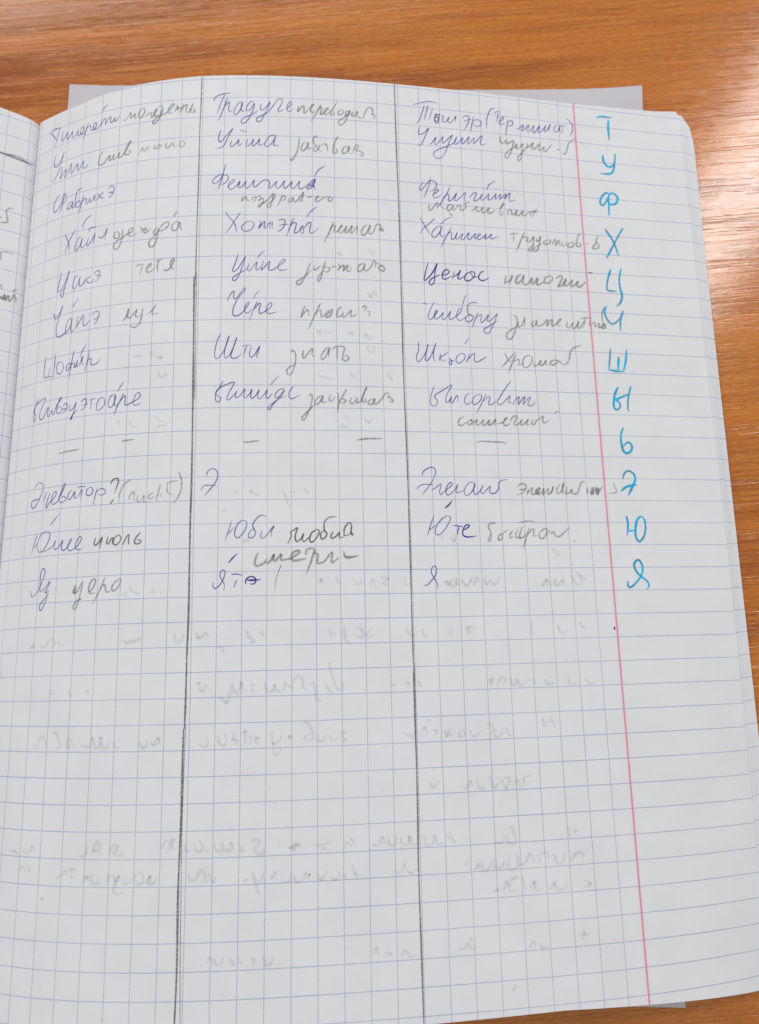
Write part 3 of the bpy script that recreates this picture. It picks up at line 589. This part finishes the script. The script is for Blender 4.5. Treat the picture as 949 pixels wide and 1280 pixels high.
ink:2133 1925 2139 1908 2159 1893 2180 1888 2192 1900 2189 1925 2165 1967 2130 2010/2110 1987 2117 1973 2142 1964 2185 1966/2174 1987 2186 1982 2214 1962 2207 1996 2212 2008 2232 1991 2257 1972 2264 1959 2252 1957 2237 1981 2238 2008 2250 2008 2275 1986 2289 1962 2280 1991 2287 2000 2309 1991 2322 1983/2360 1951 2338 1956 2317 1986 2320 2010 2340 2005 2361 1976 2364 1956 2358 1995 2367 2007 2387 1990 2401 1966 2389 1995 2399 2002 2422 1980 2433 1970 2429 1990 2436 2002 2455 1999 2471 1980 2470 1960 2483 1945 2512 1938
inkdark:2228 2069 2246 2054 2261 2034/2228 2067 2245 2052 2260 2035
ink:2178 2101 2161 2144 2147 2187/2155 2165 2188 2138/2232 2101 2207 2120 2184 2154 2183 2180 2200 2182 2225 2158 2245 2125 2250 2106 2232 2101
inkdark:2261 2144 2278 2144 2302 2149/2285 2147 2276 2185/2306 2163 2326 2151 2331 2142 2316 2142 2304 2159 2300 2182 2319 2194 2362 2188/2304 2159 2300 2180 2316 2192 2348 2190
ink:2126 2396 2137 2397 2157 2378 2177 2350 2181 2327 2171 2316 2160 2327 2158 2345 2169 2368 2182 2392 2182 2408
pencil:2573 242 2571 272 2588 277 2605 251/2605 257 2601 281 2615 273 2638 262 2631 295 2612 345 2595 359 2593 341 2613 315 2648 288 2654 275 2650 299 2667 294 2684 272 2680 308 2672 350 2657 367 2655 349 2679 320 2703 287/2704 263 2709 281 2700 291 2720 279 2737 260 2731 290 2741 295 2763 269 2771 262 2764 292 2775 297 2793 274 2789 299 2803 297 2833 257/2860 282 2871 282/2961 212 2937 224 2918 251 2904 295 2892 305 2889 290
pencil:2212 635 2209 658 2216 667 2235 644 2251 624 2248 649/2262 626 2271 647 2287 652/2324 629 2303 633 2295 657 2310 658 2327 631 2323 654 2334 653 2351 629 2361 631 2360 651 2376 650 2387 632 2383 615 2409 610/2410 653 2424 646 2440 628 2437 653 2450 652 2469 631 2463 657 2476 656 2499 631 2492 657 2508 656 2530 637/2304 673 2322 687/2554 629 2574 602 2566 605 2551 641 2552 663 2566 657 2564 640/2589 635 2590 660/2588 640 2608 630 2609 653 2623 652 2635 631 2630 657 2644 656 2667 631 2660 654 2671 656 2700 634 2699 651 2707 647/2736 616 2721 632 2711 661/2705 633 2735 631
pencil:2594 758 2617 753 2638 752/2614 759 2608 796/2666 741 2647 785 2620 846/2653 773 2673 766 2677 782 2666 792/2683 765 2679 788 2693 787 2711 763 2705 803 2695 837 2682 836 2688 821 2711 803/2727 767 2723 785 2740 775 2743 758 2735 806 2717 839 2704 831 2721 813 2749 794/2772 775 2758 788 2765 798 2788 788 2791 774 2772 775/2798 802 2810 772 2819 769 2817 800 2835 773 2836 799/2851 778 2847 795 2869 796 2870 779/2886 781 2877 799 2896 803 2908 788 2901 777 2884 784/2946 727 2937 734 2926 763 2921 792 2937 797 2944 782 2928 778/2972 780 2983 779/3037 732 3027 750 3020 774 3001 798 3009 803 3032 796 3031 773 3011 774
pencilwide:2565 969 2551 1019/2555 1008 2579 995 2594 967 2578 1014/2639 961 2620 970 2608 999 2618 1006 2640 986 2650 963 2642 997 2652 1010 2666 1006 2689 977 2685 999 2695 1004 2716 975 2711 1006 2724 1005 2747 990/2776 960 2756 967 2747 990 2762 997 2785 982 2789 962 2776 958/2805 970 2830 954 2837 965 2822 996 2815 1008 2837 1001 2856 972 2843 998 2859 1002 2888 973 2878 1001 2891 1003 2915 979 2908 1002 2924 1004 2953 977/2971 930 2990 930/2999 955 3002 957
pencil:2585 1166 2597 1170 2604 1194 2593 1238 2573 1279 2554 1282 2548 1264 2562 1245 2589 1227 2611 1205/2609 1194 2605 1221 2623 1215 2636 1187 2642 1176 2636 1220/2683 1188 2671 1207 2676 1218 2693 1201 2696 1184 2697 1214 2710 1211 2727 1204 2750 1179 2745 1209 2765 1181 2773 1183 2769 1208 2785 1204 2808 1184 2817 1173 2803 1179 2798 1206 2817 1205/2848 1182 2841 1210 2854 1214 2872 1189 2867 1214 2883 1213 2902 1182 2894 1210 2910 1209 2926 1178/2911 1168 2938 1161 2968 1159/2935 1164 2923 1211/2959 1171 2951 1204/2963 1193 2980 1181 2981 1203 3004 1180/3004 1185 2999 1207 3017 1195 3028 1187 3032 1206 3013 1207 3025 1195 3017 1187 3033 1195/3037 1101 3023 1124 3020 1162 3023 1187
pencil:2535 1353 2551 1387 2563 1391/2587 1343 2548 1387 2515 1422/2589 1354 2568 1396 2547 1447/2571 1391 2595 1380 2602 1385 2596 1406 2614 1400/2648 1356 2624 1373 2617 1405 2631 1418 2656 1398 2663 1369 2648 1359/2672 1392 2668 1408 2689 1402 2704 1381 2697 1402 2713 1401 2730 1380 2724 1398 2739 1400/2775 1375 2756 1381 2747 1397 2765 1399 2785 1383 2778 1375 2798 1385 2808 1395 2827 1392 2842 1364 2850 1332 2867 1313 2906 1297
pencil:2330 1658 2312 1666 2304 1691 2318 1698 2339 1683/2354 1672 2343 1688 2358 1692 2369 1677 2357 1670 2374 1675/2368 1695 2384 1674 2392 1669 2385 1692 2398 1692 2419 1668 2413 1691 2425 1693 2446 1670 2440 1691 2453 1690 2474 1667 2468 1690 2481 1685/2482 1686 2500 1682 2521 1666 2529 1658 2519 1661 2510 1684 2520 1694 2540 1683/2541 1671 2557 1652 2570 1647 2573 1655 2558 1683 2568 1690 2584 1680 2597 1664 2588 1685 2601 1687 2625 1664 2616 1687 2629 1686/2648 1663 2639 1684 2655 1683 2661 1670 2680 1657 2698 1646 2692 1667 2699 1677 2726 1661/2751 1635 2762 1622 2777 1623
pencil:2381 1777 2399 1768 2449 1769 2503 1771 2521 1774
pencil:2556 1972 2570 1959 2592 1961 2593 1979 2577 1998 2556 2008 2549 2001/2563 1986 2593 1981/2606 1979 2594 2011/2597 2003 2615 1986 2624 1974 2619 2003 2634 2001 2643 1978 2637 2003 2653 1988 2656 1973 2646 2005 2667 1993 2676 1978 2669 2008 2691 1983 2698 1980 2694 2005 2713 1988 2720 1968 2709 2003/2751 1958 2737 1978 2735 2000 2753 1992 2769 1953 2760 1997 2776 1992/2785 1972 2778 2000 2793 1997 2805 1982 2806 1999 2829 1999 2841 1972 2854 1947 2871 1948/2877 1974 2877 1999/2898 1969 2892 2004 2908 1971 2900 2004 2923 1971 2918 2001 2933 1976 2923 2004 2950 1966
pencillight:3004 1945 3007 1965 3012 1993 2970 1998
pencil:2448 2132 2423 2135 2415 2149 2424 2173 2422 2206 2414 2213 2413 2197 2426 2178/2470 2178 2457 2192 2458 2207 2471 2202 2474 2187 2464 2183/2471 2187 2490 2168 2502 2164/2522 2166 2509 2183 2510 2197 2525 2192/2551 2132 2579 2125 2621 2124/2547 2159 2536 2178 2537 2197 2557 2195/2565 2149 2559 2169 2549 2197 2569 2193 2580 2178/2596 2154 2581 2197 2565 2245/2590 2183 2609 2159 2618 2164 2614 2190 2629 2186/2661 2159 2642 2178 2643 2198 2660 2198 2677 2174 2671 2157 2655 2164/2685 2164 2694 2178 2707 2171 2713 2188 2733 2191 2778 2154
marker:3081 79 3098 68 3159 66/3141 81 3136 138 3137 200
marker:3096 286 3096 322 3114 348 3134 348 3153 329/3162 272 3152 335 3140 376 3119 390 3076 392
marker:3110 500 3093 498 3068 525 3061 555 3073 567 3095 540 3115 502 3135 497 3153 517 3145 547 3122 558 3105 551 3112 503/3105 551 3101 620
marker:3074 694 3110 755 3132 833/3166 681 3115 766 3069 848
marker:3085 904 3065 959 3057 1010 3082 1017 3106 1017/3138 896 3123 955 3124 1000 3130 1039 3118 1074 3097 1095
marker:3044 1097 3034 1128 3046 1166 3066 1185 3092 1172 3108 1152/3128 1115 3111 1163 3106 1219
marker:3047 1308 3039 1362 3030 1413/3030 1413 3072 1419 3102 1418/3102 1418 3118 1364 3127 1310/3084 1347 3075 1417
marker:3068 1495 3048 1533 3038 1586 3049 1606 3068 1593 3066 1569 3051 1559 3071 1548 3115 1530/3131 1490 3114 1541 3106 1599 3113 1612
marker:3074 1689 3059 1731 3061 1788 3075 1811 3100 1802 3108 1779 3096 1761 3077 1767 3064 1785
marker:3049 1931 3061 1903 3083 1894 3105 1910 3108 1935 3090 1970 3068 2008/3036 1988 3064 1967 3115 1957
marker:3050 2100 3054 2140 3045 2191/3049 2169 3087 2165/3117 2100 3096 2125 3085 2179 3090 2206 3102 2215 3123 2194 3136 2154 3133 2115 3117 2100
marker:3029 2390 3029 2412 3041 2417 3069 2396 3095 2365 3104 2331 3094 2302 3078 2300 3065 2321 3074 2350 3097 2374 3121 2394 3125 2413 3115 2427
inkdark:2948 2586 2948 2593 2949 2600/2945 2592 2949 2592 2952 2593
pencildark:1643 3503 1644 3505 1645 3503
""".strip().split('\n')
def parse(s):
    out = []
    for st_ in s.split('/'):
        a = np.array([int(x) for x in st_.split()], float).reshape(-1, 2)/20.0
        out.append(a)
    return out
for ln in WORDS:
    kind, data = ln.split(':')
    mat, wd = M[kind]
    me = ribbon_mesh(NAMES[kind], parse(data), wd, page, RNG)
    link(NAMES[kind], me, mat, RP)

LEFTW = """
ruler:179 257 155 258 117 260 80 264 33 268 -3 271
pencil:126 258 81 250 28 267
pencil:134 600 119 590/70 534 86 533 101 553 96 582 92 608 109 616 133 623
pencil:124 777 97 765 76 762 53 765/108 772 106 810
pencilwide:107 943 95 933 90 952/97 1011 89 990 80 1002 76 977 69 1003 59 977 53 1003 42 986 35 965 24 990 32 1007
pencildark:43 951 31 940 19 936
""".strip().split('\n')
for ln in LEFTW:
    kind, data = ln.split(':')
    mat, wd = M[kind]
    link('pencil_writing' if kind != 'ruler' else 'pencil_rule', ribbon_mesh('mark', parse(data), wd, left, RNG), mat, LP)

# pencil column rules drawn down the page
RULES = """
ruler,0.17:1166 15 1166 160 1164 307 1165 573 1163 810 1162 1068
ruler,0.27:1156 1022 1160 1340 1162 1636 1163 1942 1161 2139 1162 2487 1159 2665 1158 2852 1156 2950
ruler,0.27:1153 2947 1152 3050 1152 3273 1148 3534 1151 3814 1148 4002 1147 4031
rulerthin,0.10:1160 2929 1158 3125 1156 3332 1159 3534 1163 3787 1169 4032
rulerthin,0.10:1166 1004 1168 1340 1169 1593
ruler,0.20:2061 8 2064 337 2069 694 2068 1176 2067 1495 2070 1857 2070 2246 2069 2524 2069 2719
rulerthin,0.22:2071 2713 2070 2926 2069 3271 2066 3503 2068 3754 2070 4028 2071 4058
rulerthin,0.12:2067 2745 2067 2942 2070 3128
""".strip().split('\n')
for ln in RULES:
    kind, data = ln.split(':')
    mat, wd = M[kind.split(',')[0]]
    wd = float(kind.split(',')[1])
    link('pencil_rule', ribbon_mesh('pencil_rule', parse(data), wd, page, RNG, 0.5), mat, RP)

# writing of the other side showing through, mirrored
GHOST = "454 2615 470 2603 477 2615/503 2591 515 2608 537 2613 552 2589 572 2577 584 2602 576 2614/598 2590 615 2611 634 2600/880 2603 897 2597 915 2608 931 2597 940 2605 965 2590 978 2598/1105 2573 1114 2606 1130 2610 1146 2578/582 2786 573 2802 598 2802/666 2791 677 2815/749 2788 757 2808/524 3021 540 2973 561 2977 574 3012/595 2957 614 2953 630 2981 642 3008 623 3016/668 2973 684 3012 670 3012 673 2981/682 2977 712 3016/734 3004 761 3012 778 3004 781 2973 796 3012 813 3009 820 2974 826 3013 847 3013 858 2982/871 2990 881 3013 898 3013/979 2991 988 3015 1004 3011 1011 2988/1024 2992 1036 3008 1055 2978 1060 3001/1194 2571 1202 2596 1218 2588 1234 2576 1243 2597/1279 2630 1299 2634 1304 2650 1292 2646/1387 2576 1403 2576 1400 2596 1416 2601 1424 2617 1408 2617/1448 2573 1468 2594/1728 2567 1732 2596 1748 2604/1732 2592 1753 2584/1786 2560 1794 2617 1810 2626/1827 2569 1852 2569 1868 2594 1851 2610 1835 2594/1894 2570 1881 2603 1910 2603/1194 2782 1210 2771 1214 2799 1230 2803 1234 2779 1250 2792/1283 2828 1303 2836 1319 2852 1328 2833 1341 2774/1341 2782 1350 2810 1366 2814 1377 2775 1382 2807 1397 2807/1413 2780 1425 2784 1417 2808 1429 2812/1469 2778 1477 2813 1501 2810 1509 2787 1517 2807 1541 2811 1549 2780 1565 2796 1589 2801/1597 2749 1617 2766 1621 2798 1637 2814/1597 2757 1573 2792/1645 2790 1661 2783 1669 2807 1673 2847 1693 2855/1702 2776 1726 2817 1742 2825/1723 2705 1739 2761 1758 2810 1779 2810 1775 2778/1211 3004 1231 3016 1250 3009 1242 2982/1289 2976 1293 3006 1317 3015 1316 2965/1340 2969 1356 2974 1344 2993 1364 2997 1353 3016/1380 2974 1395 2963 1392 3013/1391 2979 1415 2987 1412 3018/1427 2980 1447 2992 1431 2995 1451 3019/1498 2966 1502 3009 1526 3006 1541 2968/1502 3009 1510 3059 1522 3052 1534 3029/1561 2988 1577 2988/1565 2984 1573 3000/1621 2931 1645 2948 1660 2995 1636 3006 1625 2994 1649 2979/1676 2980 1684 3008 1708 3004 1708 2985/1724 2990 1736 3009 1756 2998/1765 2975 1785 2980 1772 2995 1788 3007 1776 3015/2042 2575 2062 2602 2094 2602/2111 2577 2120 2608 2136 2603/2293 2575 2336 2576/2304 2576 2308 2602/2233 2585 2227 2610/2584 2555 2576 2602 2597 2608/2695 2573 2709 2605 2737 2601/2791 2564 2817 2592/1978 2798 1994 2804/2036 2790 2051 2805/2083 2786 2098 2807 2077 2806/2379 2795 2400 2796/2396 2780 2388 2816/2415 2817 2433 2786 2454 2792 2442 2817/2471 2787 2485 2819 2503 2794 2512 2820 2534 2815 2558 2790/2574 2791 2578 2817/2623 2797 2632 2818 2660 2814/2723 2790 2731 2822 2760 2817/2800 2798 2815 2819 2843 2820/2020 2993 2045 2999 2060 3005 2077 2971/2086 3006 2108 2972 2117 3002/2114 2943 2135 2948/2138 2983 2159 2989 2143 3008/2185 2985 2200 3010/2217 2976 2195 3010 2221 3001/2259 2978 2247 3012 2273 3008 2264 2983/2290 2989 2304 3014 2325 3010 2342 2991/2365 2962 2390 2983 2378 3012/2400 2993 2394 3018 2420 3014 2433 2984/2443 2985 2457 3015 2473 3016/2601 2951 2609 2991/2634 2947 2653 2993/2611 2971 2660 2963/2243 3208 2269 3214 2286 3186 2295 3215/2312 3177 2321 3217 2341 3218 2338 3188/2365 3170 2383 3220 2405 3191 2385 3181/2411 3182 2430 3222 2448 3184 2422 3182/2456 3223 2479 3195 2493 3225/2504 3216 2511 3182 2538 3178/1928 3208 1933 3213/2116 3178 2136 3208 2157 3180/421 3410 449 3412 471 3426/489 3391 501 3413 526 3408 535 3389 551 3407/749 3415 770 3419 782 3396 780 3370/804 3414 814 3374 831 3370 841 3414/807 3396 840 3396/874 3410 889 3377 909 3381 895 3410 923 3414 926 3395/1081 3393 1092 3368 1103 3364/1108 3398 1127 3365 1119 3357 1111 3376 1135 3398/472 3486 491 3466 513 3483/516 3457 528 3483/657 3502 670 3487/679 3494 691 3472 706 3494/700 3468 739 3467/717 3471 723 3500/771 3514 783 3492 796 3510/775 3495 804 3491/811 3477 809 3513 834 3516 837 3495/871 3512 878 3483/903 3512 918 3487 907 3512/894 3483 903 3512 897 3541 921 3556 929 3545/942 3490 935 3516 959 3512 966 3494/978 3476 983 3512 1007 3516 1009 3480 990 3480/1022 3513 1041 3491 1034 3516 1057 3513 1061 3495/589 3575 608 3582/1173 3370 1170 3399 1189 3399 1192 3374/1204 3370 1212 3400 1235 3401 1231 3367 1219 3371/1243 3379 1251 3405 1266 3402/1281 3373 1289 3402 1309 3407 1312 3381 1320 3403 1343 3404 1346 3378 1358 3405/1373 3383 1389 3391 1381 3409 1404 3406/1419 3374 1442 3364 1450 3379 1435 3407 1455 3423 1470 3416 1470 3402/1527 3395 1534 3397/1570 3409 1578 3402 1593 3414/1566 3406 1605 3389/1582 3392 1613 3400/1659 3399 1678 3396 1698 3397 1729 3387/1675 3403 1706 3416/1776 3415 1792 3394 1807 3413/1800 3372 1823 3410/1184 3487 1192 3509 1215 3502 1226 3477 1241 3474 1253 3514 1238 3510/1260 3482 1280 3518 1287 3497/1395 3519 1413 3509/1425 3484 1440 3517 1463 3518 1467 3486/1436 3517 1452 3561 1464 3565/1498 3512 1517 3491/1509 3487 1517 3495/1544 3525 1567 3523 1574 3494/1582 3502 1597 3528 1620 3518 1628 3496/1628 3496 1643 3519/1674 3499 1682 3525 1697 3518 1709 3493/1728 3509 1736 3527 1755 3521 1760 3499/1771 3511 1790 3527/1806 3476 1822 3514 1829 3536/1814 3506 1845 3522/1260 3802 1275 3781 1286 3806/1290 3782 1298 3807 1316 3804 1323 3779/1346 3784 1361 3809 1346 3805/1380 3785 1388 3810/1432 3787 1440 3812/1470 3782 1481 3814 1500 3812 1507 3784/1890 3405 1909 3411 1930 3379 1934 3407/1949 3380 1954 3413 1979 3409 1984 3382/1999 3387 2003 3411 2028 3412 2034 3384 2043 3413 2068 3414/2089 3382 2098 3421 2123 3417 2135 3385 2143 3418 2169 3415/2180 3387 2214 3422/2191 3374 2219 3422/2372 3422 2403 3428 2409 3400/2420 3396 2428 3429 2459 3431 2447 3373 2431 3377/2678 3382 2685 3421/2703 3393 2713 3408/1971 3507 1996 3513 2017 3472 2002 3471/2016 3509 2040 3520 2061 3507/2251 3499 2267 3491/2286 3525 2307 3503 2310 3540/2317 3494 2326 3527 2347 3519 2358 3492/2369 3487 2372 3521 2398 3517 2409 3495/2430 3491 2423 3519 2443 3534 2470 3512/2462 3474 2470 3512 2496 3505 2514 3477 2532 3511/2545 3479 2553 3513/2555 3480 2586 3477 2589 3520/2612 3483 2625 3517 2647 3514 2660 3481/2678 3516 2701 3489 2733 3486 2730 3524/2362 3608 2378 3600 2383 3610/2398 3606 2415 3575 2429 3608 2454 3605/2426 3566 2462 3559/2478 3555 2485 3607/2506 3604 2527 3582 2531 3610 2557 3607/2587 3614 2610 3592 2618 3616 2650 3613 2657 3590/2726 3581 2755 3607 2723 3614/2213 3808 2238 3801 2244 3783/2249 3784 2263 3807 2283 3799/2254 3775 2269 3771/2492 3819 2508 3797 2517 3821/2533 3804 2542 3823 2568 3820/2693 3789 2730 3787/2715 3772 2707 3808/1989 3815 2009 3794 2023 3818 2047 3815/1883 3800 1898 3778 1902 3805/1931 3798 1955 3804/2413 3965 2434 3949/2209 2381 2252 2403 2270 2365/2214 2402 2259 2371/2286 2376 2295 2403 2318 2393 2330 2366/2339 2404 2352 2366 2372 2399/2380 2367 2394 2399/2407 2378 2427 2399 2451 2367/2639 2408 2664 2381 2679 2403/2698 2370 2702 2403 2724 2403 2738 2371/2768 2360 2788 2393 2804 2410/2813 2361 2835 2383/1899 2393 1910 2372 1920 2393/1942 2362 1974 2367 1952 2388 1978 2394/2043 2363 2047 2395 2064 2390/1538 1984 1551 2017 1569 2068/1576 1993 1590 2003/1629 1979 1638 1993 1649 2003/1689 2370 1707 2370/1698 2361 1693 2385/1756 2359 1765 2382 1779 2378/1829 2365 1837 2387 1860 2383 1861 2365/1403 2002 1412 1990 1417 2002 1444 2011/1354 1992 1340 2005/1287 2079 1309 2070/1378 2209 1387 2202 1404 2205/1698 1486 1759 1502/1784 1709 1821 1718/1831 1468 1863 1507/1994 1468 2018 1498/1794 1677 1813 1666 1822 1686/1889 1670 1907 1694 1922 1674/1915 1338 1910 1359 1929 1371 1942 1353 1930 1338/1686 1285 1705 1280 1700 1300/1719 1279 1743 1284 1752 1299/1892 1310 1907 1289 1921 1309 1945 1297/1916 1091 1930 1111 1945 1084 1960 1110/1787 901 1806 916/1925 878 1944 904 1950 882/1829 1281 1848 1291/2215 2387 2229 2383 2243 2397/2267 2374 2262 2397 2281 2393/2291 2370 2299 2398 2319 2393/2335 2356 2329 2384 2357 2385/2387 2366 2395 2399 2415 2371/2242 2192 2261 2211 2267 2182/2194 2196 2209 2191 2213 2206/2638 2407 2660 2379 2663 2407/2689 2384 2702 2408 2728 2384 2746 2408/2694 2246 2724 2275/2786 2338 2809 2366 2820 2409/2792 2208 2811 2222/1005 1458 1025 1489 1043 1470 1049 1500/835 1667 844 1697/885 1671 906 1702 925 1689/996 1654 1030 1685/1012 1703 1050 1700/894 1385 934 1378/973 1361 981 1397/983 1374 1003 1390 1022 1399 1012 1383/885 2416 903 2403 894 2390/912 2377 931 2400 959 2410/1009 2389 1014 2411"
def ghost():
    rng = np.random.RandomState(5)
    me = ribbon_mesh('writing_showing_through', parse(GHOST), M['ghost'][1], page, rng, 0.35)
    o = link('writing_showing_through', me, M['ghost'][0], RP)
    o['kind'] = 'stuff'
ghost()
